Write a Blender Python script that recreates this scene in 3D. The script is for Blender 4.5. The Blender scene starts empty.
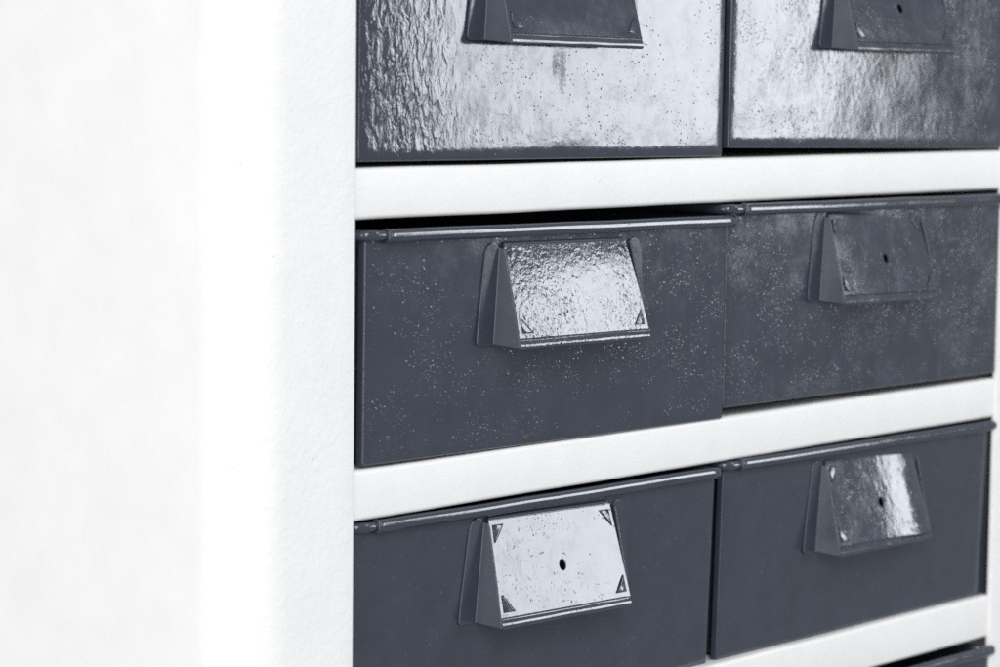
import bpy, bmesh, math, random
from mathutils import Vector, Matrix, noise

random.seed(7)
S = bpy.context.scene
COL = S.collection
MM = 0.001
FLATQ = 0.10
R = math.radians

# ------------------------------------------------------------------ helpers
def link(name, bm, mat, parent=None, smooth=True):
    bmesh.ops.recalc_face_normals(bm, faces=bm.faces)
    me = bpy.data.meshes.new(name)
    for v in bm.verts:
        v.co *= MM
    bm.to_mesh(me); bm.free()
    for p in me.polygons:
        p.use_smooth = smooth
    me.materials.append(mat)
    o = bpy.data.objects.new(name, me)
    COL.objects.link(o)
    if parent: o.parent = parent
    return o

def bevel(o, w, seg=2, ang=35):
    m = o.modifiers.new('bevel', 'BEVEL'); m.width = w*MM; m.segments = seg
    m.limit_method = 'ANGLE'; m.angle_limit = R(ang); m.harden_normals = True
    return o

def solid(o, t, off=-1):
    m = o.modifiers.new('solid', 'SOLIDIFY'); m.thickness = t*MM; m.offset = off
    return o

def thing(name, label, cat, loc, group=None):
    o = bpy.data.objects.new(name, None)
    o.empty_display_size = 0.02
    COL.objects.link(o)
    o.location = Vector(loc)*MM
    o['label'] = label; o['category'] = cat
    if group: o['group'] = group
    return o

def grid(bm, pts):
    """pts[j][i] -> quads"""
    vs = [[bm.verts.new(p) for p in row] for row in pts]
    for j in range(len(vs)-1):
        for i in range(len(vs[0])-1):
            bm.faces.new((vs[j][i], vs[j][i+1], vs[j+1][i+1], vs[j+1][i]))
    return vs

def tube(bm, path, rad, seg=20, cap=True, wob=0.0, seed=0, flat=0.0):
    """sweep a circle of radius rad (number or list) along path"""
    rings = []
    n = len(path)
    P = [Vector(p) for p in path]
    for k in range(n):
        a = P[max(k-1, 0)]; b = P[min(k+1, n-1)]
        t = (b-a).normalized()
        up = Vector((0, 0, 1))
        s = t.cross(up).normalized(); u = s.cross(t).normalized()
        r = rad[k] if isinstance(rad, (list, tuple)) else rad
        w = wob*noise.noise(P[k]*0.045+Vector((seed*7.3, 0, 0)))
        rings.append([bm.verts.new(P[k]+Vector((0, w*.6, w))+(s*math.cos(q)+u*math.sin(q))*r*(1-flat*max(0, math.cos(q-FLATQ))**4))
                      for q in [2*math.pi*i/seg for i in range(seg)]])
    for k in range(n-1):
        for i in range(seg):
            j = (i+1) % seg
            bm.faces.new((rings[k][i], rings[k][j], rings[k+1][j], rings[k+1][i]))
    if cap:
        bm.faces.new(rings[0]); bm.faces.new(rings[-1][::-1])
    return rings

def box(bm, x0, x1, y0, y1, z0, z1):
    v = [bm.verts.new(p) for p in ((x0,y0,z0),(x1,y0,z0),(x1,y1,z0),(x0,y1,z0),
                                   (x0,y0,z1),(x1,y0,z1),(x1,y1,z1),(x0,y1,z1))]
    for f in ((0,1,2,3),(4,5,6,7),(0,1,5,4),(1,2,6,5),(2,3,7,6),(3,0,4,7)):
        bm.faces.new([v[i] for i in f])

# ------------------------------------------------------------------ materials
class NT:
    def __init__(s, name):
        s.mat = bpy.data.materials.new(name); s.mat.use_nodes = True
        s.t = s.mat.node_tree; s.t.nodes.clear()
    def n(s, typ, **kw):
        nd = s.t.nodes.new(typ)
        for k, v in kw.items():
            if k.startswith('_'): setattr(nd, k[1:], v)
            else: nd.inputs[k.replace('__', ' ')].default_value = v
        return nd
    def l(s, a, b): s.t.links.new(a, b)
    def math(s, op, a, b=None, clamp=False):
        nd = s.t.nodes.new('ShaderNodeMath'); nd.operation = op; nd.use_clamp = clamp
        for i, x in enumerate((a, b)):
            if x is None: continue
            if isinstance(x, (int, float)): nd.inputs[i].default_value = x
            else: s.l(x, nd.inputs[i])
        return nd.outputs[0]
    def rng(s, x, a, b, c, d, smooth=True):
        nd = s.t.nodes.new('ShaderNodeMapRange')
        nd.interpolation_type = 'SMOOTHSTEP' if smooth else 'LINEAR'
        s.l(x, nd.inputs[0])
        for i, v in enumerate((a, b, c, d)): nd.inputs[1+i].default_value = v
        return nd.outputs[0]
    def coords(s, rand=True):
        """object coordinates in millimetres, shifted per object"""
        tc = s.n('ShaderNodeTexCoord')
        m = s.n('ShaderNodeVectorMath', _operation='SCALE'); m.inputs['Scale'].default_value = 1000
        s.l(tc.outputs['Object'], m.inputs[0])
        if not rand: return m.outputs[0]
        oi = s.n('ShaderNodeObjectInfo')
        r = s.math('MULTIPLY', oi.outputs['Random'], 733.0)
        cb = s.n('ShaderNodeCombineXYZ'); s.l(r, cb.inputs[0]); s.l(r, cb.inputs[2])
        a = s.n('ShaderNodeVectorMath', _operation='ADD')
        s.l(m.outputs[0], a.inputs[0]); s.l(cb.outputs[0], a.inputs[1])
        return a.outputs[0]
    def noise(s, vec, scale, detail=2, rough=.5, dist=0):
        nd = s.n('ShaderNodeTexNoise', Scale=scale, Detail=detail, Roughness=rough, Distortion=dist)
        s.l(vec, nd.inputs['Vector']); return nd.outputs['Fac']
    def voro(s, vec, scale, feature='F1'):
        nd = s.n('ShaderNodeTexVoronoi', Scale=scale, _feature=feature)
        s.l(vec, nd.inputs['Vector']); return nd
    def mix(s, f, a, b):
        nd = s.n('ShaderNodeMix', _data_type='RGBA')
        s.l(f, nd.inputs[0])
        for x, i in ((a, 6), (b, 7)):
            if isinstance(x, tuple): nd.inputs[i].default_value = (*x, 1)
            else: s.l(x, nd.inputs[i])
        return nd.outputs[2]

DARK = (0.036, 0.043, 0.062)
def enamel(name, base_col=DARK, peel=.02, peel_scale=.42, speck=.07, speck_amt=.5, micro=.002, rough=.16, haze=.0,
           pits=.05, pit_amt=.3, rust=None, drip=None, rusty=.0, dust=.25, streak=0.0, scuffs=.6):
    """thick, brushed-and-sprayed dark grey enamel on pressed steel"""
    m = NT(name); v = m.coords()
    ob = m.coords(rand=False)
    # orange peel
    pl = m.noise(v, peel_scale, 2.5, .55, .3)
    # where the paint is coarse and where it lies smooth
    area = m.noise(v, .022, 3, .6)
    area_m = m.rng(area, .35, .68, .55, 1.35)
    h = m.math('MULTIPLY', m.math('MULTIPLY', pl, peel), area_m)
    # micro texture
    h = m.math('ADD', h, m.math('MULTIPLY', m.noise(v, 1.7, 2, .6), micro))
    # slow sags in the paint
    h = m.math('ADD', h, m.math('MULTIPLY', m.noise(v, .09, 2, .5), .05))
    if streak:
        mp = m.n('ShaderNodeMapping'); mp.inputs['Scale'].default_value = (1, 1, .5); mp.inputs['Rotation'].default_value = (0, R(-30), 0)
        m.l(v, mp.inputs[0])
        sx = m.n('ShaderNodeSeparateXYZ'); m.l(ob, sx.inputs[0])
        fade = m.rng(sx.outputs[0], 14, 56, 1, 0)
        h = m.math('ADD', h, m.math('MULTIPLY', m.math('MULTIPLY', m.noise(mp.outputs[0], .31, 3.0, .5, .8), streak), fade))
    # raised dust specks caught in the paint, clumped
    nz = m.n('ShaderNodeTexNoise', Scale=.9, Detail=3, Roughness=.65); m.l(v, nz.inputs['Vector'])
    jd = m.n('ShaderNodeVectorMath', _operation='MULTIPLY_ADD')
    m.l(nz.outputs['Color'], jd.inputs[0]); jd.inputs[1].default_value = (1.0, 1.0, 1.0); m.l(v, jd.inputs[2])
    vj = jd.outputs[0]
    clump = m.noise(v, .055, 5, .68)
    clump = m.rng(clump, .28, .74, 0, 1)
    # little scuffs and arcs of trapped dirt
    sc_n = m.noise(v, .62, 4, .72, .6)
    scuff = m.math('MULTIPLY', m.rng(sc_n, .60, .70, 0, 1), m.rng(clump, .30, .75, 0, 1))
    scuff = m.math('MULTIPLY', scuff, m.rng(m.noise(v, 1.6, 3, .7), .44, .62, 0, 1))
    h = m.math('ADD', h, m.math('MULTIPLY', scuff, speck*scuffs))
    for sc, k in ((.50, 1.0), (.95, .6)):
        vo = m.voro(vj, sc)
        sep = m.n('ShaderNodeSeparateColor'); m.l(vo.outputs['Color'], sep.inputs[0])
        on = m.math('GREATER_THAN', m.math('MULTIPLY', clump, m.math('ADD', m.math('MULTIPLY', sep.outputs[0], .8), .2)), 1-speck_amt)
        spot = m.rng(vo.outputs['Distance'], .03, .36, 1, 0)
        sz = m.math('ADD', m.math('MULTIPLY', sep.outputs[1], .8), .2)
        h = m.math('ADD', h, m.math('MULTIPLY', m.math('MULTIPLY', m.math('MULTIPLY', spot, on), sz), speck*k))
    # pits
    vo = m.voro(vj, .62)
    sep = m.n('ShaderNodeSeparateColor'); m.l(vo.outputs['Color'], sep.inputs[0])
    pc = m.rng(m.noise(v, .04, 3, .6), .38, .68, 0, 1)
    on = m.math('GREATER_THAN', m.math('MULTIPLY', pc, sep.outputs[2]), 1-pit_amt)
    wob = m.math('ADD', vo.outputs['Distance'], m.math('MULTIPLY', m.noise(v, 2.2, 2), .25))
    spot = m.rng(wob, .10, .36, 1, 0)
    spot = m.math('MULTIPLY', spot, m.math('ADD', m.math('MULTIPLY', sep.outputs[0], .9), .1))
    pm = m.math('MULTIPLY', spot, on)
    h = m.math('SUBTRACT', h, m.math('MULTIPLY', pm, pits))
    bp = m.n('ShaderNodeBump', Strength=1.0, Distance=MM)
    m.l(h, bp.inputs['Height'])
    # colour: deep grey with slight mottling; dusty haze; rust where the paint is gone
    mot = m.rng(m.noise(v, .07, 5, .65), .3, .72, .86, 1.14, False)
    base = m.n('ShaderNodeVectorMath', _operation='SCALE'); base.inputs[0].default_value = base_col
    m.l(mot, base.inputs['Scale'])
    colr = base.outputs[0]
    dv = m.voro(v, .42)
    dsep = m.n('ShaderNodeSeparateColor'); m.l(dv.outputs['Color'], dsep.inputs[0])
    dm = m.math('MULTIPLY', m.rng(m.math('ADD', dv.outputs['Distance'], m.math('MULTIPLY', m.noise(v, 1.5, 3), .35)), .2, .38, 1, 0),
                m.math('GREATER_THAN', dsep.outputs[1], 1-dust*.5))
    colr = m.mix(m.math('MULTIPLY', m.math('MULTIPLY', dm, clump), .5), colr, (.22, .225, .25))
    colr = m.mix(m.math('MULTIPLY', scuff, dust*1.3), colr, (.30, .31, .34))
    rg = m.rng(m.noise(v, .12, 5, .7), .32, .7, rough*.72, rough*1.5)
    if haze:
        hz = m.math('MULTIPLY', m.rng(m.noise(v, .035, 3, .55), .46, .66, 0, 1), m.rng(m.noise(v, .5, 5, .75), .40, .66, 0, 1))
        colr = m.mix(m.math('MULTIPLY', hz, haze), colr, (.24, .25, .29))
        rg = m.math('ADD', rg, m.math('MULTIPLY', hz, .18*min(1, haze*3)))
    pz = m.math('MULTIPLY', pm, .55)
    colr = m.mix(pz, colr, (.018, .017, .018))
    for spec, c, kk in ((rust, (.13, .085, .06), .55), (drip, (.035, .030, .034), .5)):
        if not spec: continue
        for (x, z, rx, rz) in spec:
            mp = m.n('ShaderNodeMapping'); mp.vector_type = 'POINT'
            mp.inputs['Location'].default_value = (-x/rx, 0, -z/rz)
            mp.inputs['Scale'].default_value = (1/rx, 0, 1/rz)
            m.l(ob, mp.inputs[0])
            ln = m.n('ShaderNodeVectorMath', _operation='LENGTH'); m.l(mp.outputs[0], ln.inputs[0])
            d = m.math('ADD', ln.outputs['Value'], m.math('MULTIPLY', m.math('SUBTRACT', m.noise(v, .75, 4, .75), .5), 2.6))
            k = m.rng(d, .2, 1.1, .8, 0)
            colr = m.mix(m.math('MULTIPLY', k, kk), colr, c)
            rg = m.math('ADD', rg, m.math('MULTIPLY', k, kk*.4))
    if rusty:   # worn edges
        geo = m.n('ShaderNodeNewGeometry')
        e = m.rng(geo.outputs['Pointiness'], .56, .68, 0, 1)
        e = m.math('MULTIPLY', e, m.rng(m.noise(v, .35, 4, .7), .45, .62, 0, rusty))
        colr = m.mix(e, colr, (.20, .13, .09))
    b = m.n('ShaderNodeBsdfPrincipled')
    b.inputs['IOR'].default_value = 1.52
    m.l(colr, b.inputs['Base Color']); m.l(rg, b.inputs['Roughness']); m.l(bp.outputs[0], b.inputs['Normal'])
    o = m.n('ShaderNodeOutputMaterial'); m.l(b.outputs[0], o.inputs[0])
    return m.mat

def white_paint(name, col=(.81, .808, .806), amp=.035, scale=.33, rough=.38, smooth_side=False):
    m = NT(name); v = m.coords(rand=False)
    h = m.math('MULTIPLY', m.noise(v, scale, 3, .55, .4), amp)
    h = m.math('ADD', h, m.math('MULTIPLY', m.noise(v, 1.1, 2, .5), amp*.22))
    if smooth_side:
        sy = m.n('ShaderNodeSeparateXYZ'); m.l(v, sy.inputs[0])
        h = m.math('MULTIPLY', h, m.rng(sy.outputs[1], 6, 24, 1, .3))
    vo = m.voro(v, .11)
    sep = m.n('ShaderNodeSeparateColor'); m.l(vo.outputs['Color'], sep.inputs[0])
    sp = m.math('MULTIPLY', m.rng(vo.outputs['Distance'], .02, .09, 1, 0), m.math('GREATER_THAN', sep.outputs[0], .72))
    h = m.math('ADD', h, m.math('MULTIPLY', sp, amp*1.2))
    bp = m.n('ShaderNodeBump', Strength=1.0, Distance=MM); m.l(h, bp.inputs['Height'])
    mot = m.rng(m.noise(v, .05, 4, .6), .3, .7, .97, 1.02, False)
    base = m.n('ShaderNodeVectorMath', _operation='SCALE'); base.inputs[0].default_value = col
    m.l(mot, base.inputs['Scale'])
    # a few tiny grime flecks
    vo2 = m.voro(v, .16)
    s2 = m.n('ShaderNodeSeparateColor'); m.l(vo2.outputs['Color'], s2.inputs[0])
    fl = m.math('MULTIPLY', m.rng(vo2.outputs['Distance'], .02, .06, 1, 0), m.math('GREATER_THAN', s2.outputs[1], .97))
    colr = m.mix(m.math('MULTIPLY', fl, .2), base.outputs[0], (.42, .40, .37))
    b = m.n('ShaderNodeBsdfPrincipled', Roughness=rough)
    m.l(colr, b.inputs['Base Color']); m.l(bp.outputs[0], b.inputs['Normal'])
    o = m.n('ShaderNodeOutputMaterial'); m.l(b.outputs[0], o.inputs[0])
    return m.mat

M_POST = white_paint('white_post_paint', amp=.24, scale=.40, rough=.6, smooth_side=True)
M_SHELF = white_paint('white_shelf_paint', amp=.10, scale=.38, rough=.45)
M_INNER = white_paint('white_inner_paint', amp=.02)

# ------------------------------------------------------------------ cabinet
cab = thing('steel_cabinet', 'white painted steel cabinet with rounded corner post and narrow shelf edges holding grey drawers',
            'cabinet', (0, 0, -310))
ZB, ZT = -310.0, 116.0
DEP = 290.0
FY = -1.2
def side_panel(mirror):
    prof = [(0, 26)]
    r = 1.3
    prof += [(0, FY+r)] + [(-r+r*math.cos(a), FY+r-r*math.sin(a)) for a in [R(22.5*k) for k in range(1, 5)]]
    prof += [(-x, FY) for x in (8, 16, 24)]
    RR = 20.0; cx = -31.5
    prof += [(cx-RR*math.sin(a), FY+RR-RR*math.cos(a)) for a in [R(7.5*k) for k in range(13)]]
    prof += [(cx-RR, y) for y in (60, 110, 160, 220, DEP)]
    if mirror: prof = [(401.8-x, y) for x, y in [(0, .7)]+prof[1:]]
    bm = bmesh.new()
    zs = [ZB+310+(ZT-ZB)*k/16 for k in range(17)]
    grid(bm, [[(x, y, z) for x, y in prof] for z in zs])
    o = link('side_panel', bm, M_POST, cab)
    return o
side_panel(False); side_panel(True)

def shelf(zt, th):
    bm = bmesh.new(); z = zt+310
    r = 1.6
    prof = [(DEP-2, z), (120, z), (20, z), (r, z)] + [(r-r*math.sin(a), z-r+r*math.cos(a)) for a in [R(18*k) for k in range(1, 6)]]
    prof += [(r-r*math.cos(a), z-th+r-r*math.sin(a)) for a in [R(18*k) for k in range(0, 6)]] + [(20, z-th), (24, z-th), (24, z-1.4), (DEP-2, z-1.4)]
    xs = [-.6]+[400*k/24 for k in range(1, 24)]+[402.2]
    pts = []
    for x in xs:
        row = []
        for i, (y, zz) in enumerate(prof):
            w = .25*noise.noise(Vector((x*.02, zt, 0)))
            row.append((x, y+(.25*noise.noise(Vector((x*.03, zz*.05, 9))) if y < 2 else 0), zz+w))
        pts.append(row)
    grid(bm, pts)
    return link('shelf', bm, M_SHELF, cab)
for zt, th in ((97.5, 17), (0, 16.8), (-98.2, 17.0), (-192.9, 18.6), (-291, 18)):
    shelf(zt, th)
bm = bmesh.new(); box(bm, -44, 446, DEP-1.5, DEP, 1, ZT-ZB-1)
link('back_panel', bm, M_INNER, cab, False)
bm = bmesh.new(); box(bm, -44.2, 446.0, 8, DEP-2, ZT-ZB-1.6, ZT-ZB-.2)
link('top_panel', bm, M_INNER, cab, False)

# ------------------------------------------------------------------ drawers
WD, HD = 198.0, 77.5
def lerp(a, b, t): return a+(b-a)*t

def front_panel(root, mat, warp, seed):
    bm = bmesh.new()
    r = .9; k = 5
    xc = [(0, 3.0), (0, r)] + [(r-r*math.cos(a), r-r*math.sin(a)) for a in [R(90*q/k) for q in range(1, k+1)]]
    xc += [(x, 0) for x in [r+(WD-2*r)*q/48 for q in range(1, 48)]]
    xc += [(WD-r+r*math.sin(a), r-r*math.cos(a)) for a in [R(90*q/k) for q in range(0, k+1)]] + [(WD, 3.0)]
    zt = HD-2.5
    rz = 1.3
    zc = [(0, 3.5), (0, rz)] + [(rz-rz*math.cos(a), rz-rz*math.sin(a)) for a in [R(90*q/4) for q in range(1, 5)]]
    zc += [(rz+(zt-rz)*q/22, 0) for q in range(1, 23)]
    pts = []
    for z, yz in zc:
        row = []
        for x, yx in xc:
            e = min(1, min(x, WD-x)/14, max(z, 0)/9)*min(1, (zt-z)/8+.2)
            p = Vector((x*.018+seed*3.1, z*.024, seed*1.7))
            w = warp*noise.noise(p)*max(e, 0)+.18*warp*noise.noise(p*4)*max(e, 0)
            # the sheet rolls slightly out towards its edges
            edge = .34*max(0, 1-x/26)**2+.10*max(0, 1-(WD-x)/12)**2
            row.append((x, max(yx, yz)+w+edge*(1 if yx < .01 else 1), z))
        pts.append(row)
    grid(bm, pts)
    return link('front_panel', bm, mat, root)

def bin_body(root, mat):
    bm = bmesh.new()
    t = HD-3
    for x in (5.0, WD-5.0):
        grid(bm, [[(x, 2.6, z), (x, 130, z), (x, 262, z)] for z in (.8, 40, t)])
    grid(bm, [[(x, 262, z) for x in (5.0, 100, WD-5.0)] for z in (.8, 40, t)])
    grid(bm, [[(x, y, .8) for x in (5.0, 100, WD-5.0)] for y in (3.6, 130, 262)])
    return link('bin_body', bm, mat, root, False)

def rim(root, mat, seed, lip_end=200.6):
    zc = HD-2.5; yc = -.9
    bm = bmesh.new()
    # rolled bead along the front, with a flared open end
    x0, x1 = 8.0, lip_end
    n = 44
    xs = [x0, x0+.25, x0+1.0, x0+1.6] + [lerp(x0+3, x1-.3, q/n) for q in range(n+1)] + [x1]
    rs = [2.2, 2.5, 2.5, 2.3] + [2.3]*(n+1) + [2.1]
    tube(bm, [(x, yc, zc) for x in xs], rs, 40, True, .14, seed, .13)
    o = link('rolled_rim', bm, mat, root)
    bevel(o, .25, 1, 50)
    # side bead: turns the corner at the left and runs back; the neck is crimped thinner
    bm = bmesh.new()
    r = 1.75; z = zc+.25
    path = [(10, yc, z), (6, yc, z), (3.4, yc, z)]
    path += [(3.4-4.4*math.sin(a), yc+4.4-4.4*math.cos(a), z) for a in [R(15*q) for q in range(1, 7)]]
    path += [(-1.0, y, z) for y in (12, 60, 140, 262)]
    tube(bm, path, [r*.95, r*.93, r]+[r*1.05]*6+[r]*4, 16)
    link('side_bead', bm, mat, root)
    bm = bmesh.new()
    tube(bm, [(WD-2.2, y, z) for y in (1.2, 12, 60, 140, 262)], r, 16)
    link('side_bead', bm, mat, root)
    # short web between bead and sheet
    bm = bmesh.new()
    grid(bm, [[(x, .4, zz) for x in [lerp(1.8, WD-1.8, q/20) for q in range(21)]] for zz in (HD-5.5, HD-1.2)])

def plate_pt(u, v, H):
    """u 0..1 across, v 0 at the bottom edge of the flat plate, 1 at its top"""
    xl = lerp(9.6, 11.2, v); xr = lerp(81.4, 78.4, v)
    y = lerp(-10.3, -1.3, v); z = lerp(2.6, 33.6, v)
    return Vector((lerp(xl, xr, u), y, z))

def handle(root, mat, plate_mat, pos, hole, seed, roll=0, tilt=0, yaw=0, bend=0, cup=0, sz=1.0):
    hx, hz = pos
    # the label plate: flat field (with its hole), curved top, hem along the bottom
    bm = bmesh.new()
    H = 1
    c = (.52, .44); n = 48
    if hole:
        rad_u, rad_v = 1.9/71, 1.9/31
    rings = []
    radii = [0.0, .25, .55, 1.0]
    def rectpt(a):
        dx, dy = math.cos(a), math.sin(a)
        ts = []
        if dx > 1e-9: ts.append((1-c[0])/dx)
        if dx < -1e-9: ts.append((0-c[0])/dx)
        if dy > 1e-9: ts.append((1-c[1])/dy)
        if dy < -1e-9: ts.append((0-c[1])/dy)
        t = min(ts); return (c[0]+dx*t, c[1]+dy*t)
    angs = sorted([2*math.pi*i/n for i in range(n)] + [math.atan2(y-c[1], x-c[0]) % (2*math.pi) for x in (0, 1) for y in (0, 1)])
    def wz(u, v):
        p = plate_pt(u, v, H)
        e = min(u, 1-u, v, 1-v)*4
        w = .35*noise.noise(Vector((u*2.2+seed*5.7, v*1.6, seed)))*min(1, e)
        w += (.42 if seed == 4 else .06)*max(0, (.075-u)/.075)**2+cup*(v*v-v)-bend*max(0, u-.42)**2*min(1, (1-u)*10)
        return p+Vector((0, w, w*.3))
    inner = []
    for a in angs:
        if hole: inner.append((c[0]+rad_u*math.cos(a), c[1]+rad_v*math.sin(a)))
        else: inner.append((c[0]+.02*math.cos(a), c[1]+.03*math.sin(a)))
    outer = [rectpt(a) for a in angs]
    for k in (0, .08, .25, .5, .75, 1):
        rings.append([bm.verts.new(wz(lerp(i[0], o[0], k), lerp(i[1], o[1], k))) for i, o in zip(inner, outer)])
    m_ = len(angs)
    for k in range(len(rings)-1):
        for i in range(m_):
            j = (i+1) % m_
            bm.faces.new((rings[k][i], rings[k][j], rings[k+1][j], rings[k+1][i]))
    if not hole: bm.faces.new(rings[0])
    # strips above and below share the field's edge positions
    us = [q/24 for q in range(25)]
    top = [[plate_pt(u, 1, H) for u in us]]
    for dy, dz in ((.22, .5), (.5, .9), (.8, 1.15), (1.1, 1.3), (1.25, 1.33)):
        top.append([p+Vector((lerp(1.2, -1.2, u)*(dz/1.33)**2, dy, dz)) for p, u in zip(top[0], us)])
    grid(bm, top)
    bot = [[plate_pt(u, 0, H) for u in us]]
    for dy, dz in ((.28, -.35), (.18, -.9), (-.35, -1.5), (-.65, -2.1), (-.75, -2.8), (-.65, -3.25), (-.25, -3.45), (.3, -3.3)):
        bot.append([p+Vector((0, dy+.12*noise.noise(Vector((u*6, seed, dz))), dz)) for p, u in zip(bot[0], us)])
    grid(bm, bot)
    bmesh.ops.remove_doubles(bm, verts=bm.verts, dist=.02)
    br = link('pull_handle', bm, plate_mat, root)
    solid(br, .7, 0)
    bevel(br, .22, 2, 50)
    br.location = (hx*MM, -.05*MM, hz*MM)
    br.rotation_euler = (R(tilt), R(roll), R(yaw)); br.scale.z = sz
    # sheet-metal cheeks, each folded back into a flange spot-welded on the face
    for s in (0, 1):
        bm = bmesh.new()
        def X(x): return x if not s else 91.0-x
        V = lambda x, y, z: bm.verts.new((X(x), y, z))
        a0, a1, a2 = V(7.5, -.5, 0), V(9.4, -.5, 28), V(9.8, -.5, 33.2)
        fl = [V(x, -.5, z) for x, z in ((8.4, 34.4), (5.8, 34.9), (3.9, 34.0), (2.5, 31.5), (-.6, 8), (-1.2, .9), (-.4, 0))]
        bm.faces.new([a0, a1, a2]+fl)
        ck = [V(10.4, -2.4, 33.0), V(10.6, -3.0, 31.4), V(9.9, -10.6, 2.0), V(10.0, -11.0, -.9)]
        bm.faces.new([a0]+ck[::-1]+[a2, a1])
        cw = link('side_cheek', bm, mat, br, False)
        solid(cw, .9, 0)
        bevel(cw, .42, 3, 40)
    # four pressed corner tabs that hold the label card
    for (cu, cv, du, dv) in ((0, 0, 1, 1), (1, 0, -1, 1), (0, 1, 1, -1), (1, 1, -1, -1)):
        bm = bmesh.new()
        o0 = (cu+du*.025, cv+dv*.05)
        lu, lv = .083, .185
        nrm = Vector((0, -30, -7)).normalized(); nrm = Vector((0, -.973, .23))
        def T(a, b, h):
            return plate_pt(o0[0]+du*lu*a, o0[1]+dv*lv*b, H)+nrm*h
        base, hi = .36, random.uniform(.38, .72)
        rows = []
        n_ = 8
        # a wedge: low at the corner, lifted and bowed along the diagonal
        diag = [(1-t, t) for t in [q/n_ for q in range(n_+1)]]
        for s_ in (0, .5, .85, 1.0):
            rows.append([T(a*s_, b*s_, base+(hi-base)*(s_**1.5)*math.sin(math.pi*(.12+.76*q/n_))) for q, (a, b) in enumerate(diag)])
        grid(bm, rows)
        bmesh.ops.remove_doubles(bm, verts=bm.verts, dist=.01)
        t_ = link('corner_tab', bm, plate_mat, br)
        solid(t_, .2, 1)
        # dark slot under the tab: the die cut through the plate
    return br

G = 'grey steel drawers in the white cabinet'
M_BODY = enamel('grey_enamel_body', peel=.01)
M_RIM = enamel('grey_enamel_rim', peel=.010, speck=.03, speck_amt=.3, rough=.10, dust=.2, pits=.02)
M_BRK = enamel('grey_enamel_bracket_lit', base_col=(.042,.050,.071), peel=.007, speck=.04, speck_amt=.4, rough=.17, dust=.25)  # same enamel as the panels, colour lightened to stand in for light on cheeks

def drawer(label, x, z, y, roll, tilt, yaw, mat, plate_mat, hpos, hole, seed, warp, hrot=(0, 0, 0), lip_end=200.6):
    t = thing('storage_drawer', label, 'drawer', (x, y, z), G)
    t.rotation_euler = (R(tilt), R(roll), R(yaw))
    front_panel(t, mat, warp, seed)
    bin_body(t, M_BODY)
    rim(t, M_RIM, seed, lip_end)
    handle(t, M_BRK, plate_mat, hpos, hole, seed, *hrot)
    return t

# top row: glossy, thick paint that mirrors the window
drawer('glossy top row grey drawer, its whole face mirroring pale light, next to the rounded post',
       2.3, 1.9, 0, .4, 0, 0,
       enamel('enamel_top_left', peel=.026, peel_scale=.36, speck=.04, speck_amt=.42, rough=0.1, pits=.17, pit_amt=.66, dust=.05, streak=.32, scuffs=.2,
              drip=[(98.5, 33, 2.4, 6), (102.5, 31, 2.6, 10)]),
       enamel('plate_top_left', peel=.010, speck=.03, rough=0.13, dust=.1), (52.2, 40.4), False, 1, .25, (.2, 0, 0))
drawer('top row grey drawer, bright on one half, dull on the other, with holed handle plate',
       203.2, 3.7, -1.0, .8, 0, 0,
       enamel('enamel_top_right', peel=.044, peel_scale=.36, speck=.07, speck_amt=.55, rough=.10, pits=.09, pit_amt=.5, dust=.3, haze=.05, scuffs=1.0),
       enamel('plate_top_right', peel=.012, speck=.05, rough=0.13, dust=.3, haze=.15), (57.8, 39.0), True, 2, .4, (-.6, 0, 0))
# middle row
drawer('grey drawer whose handle plate is rough, sparkling and without a hole, between two white shelves',
       4.6, -97.2, -.6, .42, 0, 0,
       enamel('enamel_middle_left', peel=.016, speck=.14, speck_amt=.62, rough=0.1, pits=.03, pit_amt=.3, dust=.4, scuffs=1.2,
              rust=[(82, 3.2, 2.0, 1.4), (80, 5.0, .9, .9)]),
       enamel('plate_middle_left', peel=.13, peel_scale=.50, speck=.10, speck_amt=.5, rough=0.09, pits=.06, pit_amt=.5, dust=.05), (55.6, 36.2), False, 3, .25, (.3, -.2, 0, 0, 1.7))
drawer('grey drawer with dull dusty patches and a dark holed handle plate, touching the shelf above',
       202.7, -94.6, -1.0, .38, 0, 0,
       enamel('enamel_middle_right', peel=.018, speck=.15, speck_amt=.66, rough=0.105, pits=.03, dust=.45, haze=.18, scuffs=1.2),
       enamel('plate_middle_right', peel=.012, speck=.06, rough=0.11, dust=.3, haze=.14), (54.0, 38.0), True, 4, .25, (1.1, -.5, 1.6), 197.8)
# lower row
drawer('clean dark grey lower drawer, its mirror bright handle plate pierced by a black hole',
       3.2, -192.9, 3.9, .30, 1.8, 0,
       enamel('enamel_lower_left', peel=.010, speck=.07, speck_amt=.48, rough=0.11, pits=.02, pit_amt=.2, dust=.3),
       enamel('plate_lower_left', peel=.028, speck=.05, speck_amt=.4, rough=0.1, pits=.12, pit_amt=.56, dust=.1), (53.0, 35.8), True, 5, .2, (1.0, -.6, 0, 0, 0, 1.05), 197.8)
drawer('clean dark grey lower drawer near the far post, its holed handle plate shiny in patches',
       207.2, -192.6, 3.2, .30, 1.2, 0,
       enamel('enamel_lower_right', peel=.010, speck=.05, speck_amt=.42, rough=0.13, pits=.02, pit_amt=.2, dust=.25),
       enamel('plate_lower_right', peel=.10, peel_scale=.26, speck=.06, rough=0.1, dust=.2, haze=.1), (55.3, 35.0), True, 6, .2, (.9, -.4, 1.9, 10, 0, 1.05), 195.5)
drawer('grey drawer under the third shelf with only its rolled rim showing in the bottom corner',
       203.4, -291.0, -1.0, .3, 0, 0, M_BODY, M_BRK, (54, 38.3), True, 7, .2, (0, 0, 0), 198.5)

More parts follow.
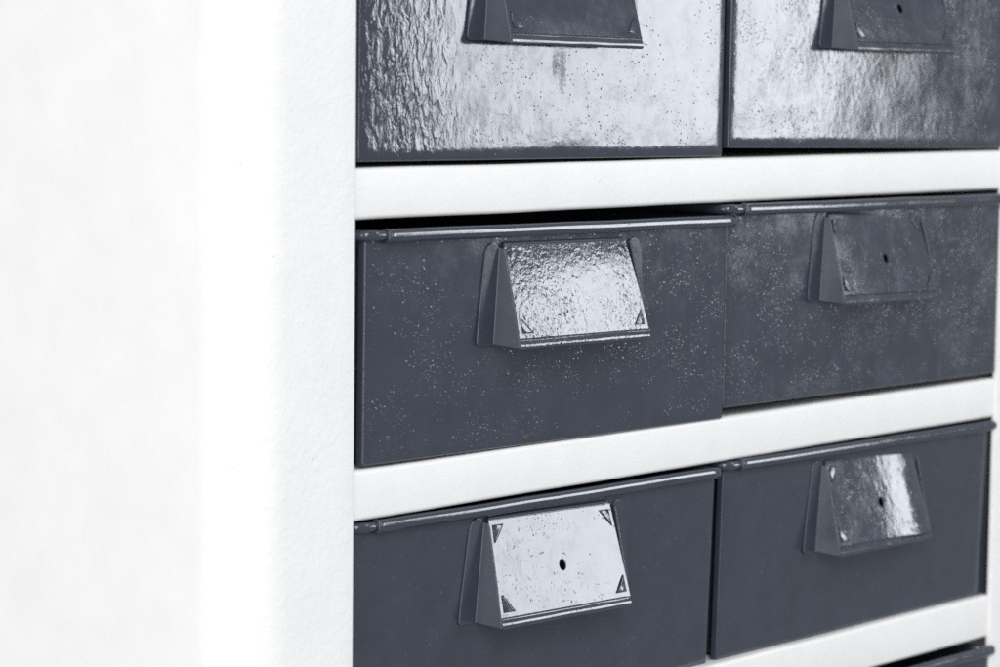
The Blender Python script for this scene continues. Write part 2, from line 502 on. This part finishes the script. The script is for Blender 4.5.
# ------------------------------------------------------------------ camera
f_px = 2844.6
yaw, pitch, roll = R(49.49513), R(-5.30741), R(0.618873)
fw = Vector((math.sin(yaw)*math.cos(pitch), math.cos(yaw)*math.cos(pitch), math.sin(pitch)))
rt = Vector((math.cos(yaw), -math.sin(yaw), 0)); up = rt.cross(fw)
c_, s_ = math.cos(roll), math.sin(roll)
r2 = c_*rt+s_*up; u2 = -s_*rt+c_*up
cd = bpy.data.cameras.new('camera'); cam = bpy.data.objects.new('camera', cd); COL.objects.link(cam)
C = Vector((-0.66518189, -0.6305321, 0.03221628))
cam.matrix_world = Matrix(((r2.x, u2.x, -fw.x, C.x), (r2.y, u2.y, -fw.y, C.y), (r2.z, u2.z, -fw.z, C.z), (0, 0, 0, 1)))
cd.sensor_width = 36; cd.lens = f_px/1000*36
cd.clip_start = .01; cd.clip_end = 100
cd.dof.use_dof = True
cd.dof.focus_distance = (Vector((.105, -.008, -.05))-C).dot(fw)
cd.dof.aperture_fstop = 15
S.camera = cam

# ------------------------------------------------------------------ light
def area(name, loc, aim, w, h, power, col=(1, 1, 1)):
    l = bpy.data.lights.new(name, 'AREA'); l.shape = 'RECTANGLE'; l.size = w; l.size_y = h
    l.energy = power; l.color = col
    o = bpy.data.objects.new(name, l); COL.objects.link(o)
    o.location = loc
    d = (Vector(aim)-Vector(loc)).normalized()
    o.rotation_euler = d.to_track_quat('-Z', 'Y').to_euler()
    return o
az = R(52.35)
D = 4.87
wx, wy = C.x+D*math.sin(az), -C.y-D*math.cos(az)
area('window_light', (wx, wy, .555), (C.x, -C.y, .555), .72, 1.37, 36, (.90, .935, 1.0))
area('upper_window_light', (wx, wy, 3.2), (0, 0, .0), .72, 1.3, 32, (.90, .935, 1.0))
area('softbox_light', (-3.0, -.62, .45), (-.04, .1, -.02), 1.9, 2.7, 47, (1, .99, .965))
area('front_light', (-1.9, -2.3, 2.0), (.1, 0, -.05), 1.2, 1.2, 58, (1, .985, .95))
area('strip_light', (-1.9, -2.1, .35), (.1, 0, .1), .40, 1.7, 20, (1, .99, .97))

w = bpy.data.worlds.new('World'); S.world = w; w.use_nodes = True
bg = w.node_tree.nodes['Background']
bg.inputs[0].default_value = (.93, .965, 1.01, 1); bg.inputs[1].default_value = .42

S.view_settings.view_transform = 'Standard'; S.view_settings.look = 'None'
S.view_settings.gamma = 1; S.view_settings.use_curve_mapping = False
S.view_settings.exposure = 0
S.cycles.max_bounces = 8
S.cycles.use_denoising = False
S.cycles.sample_clamp_indirect = 6
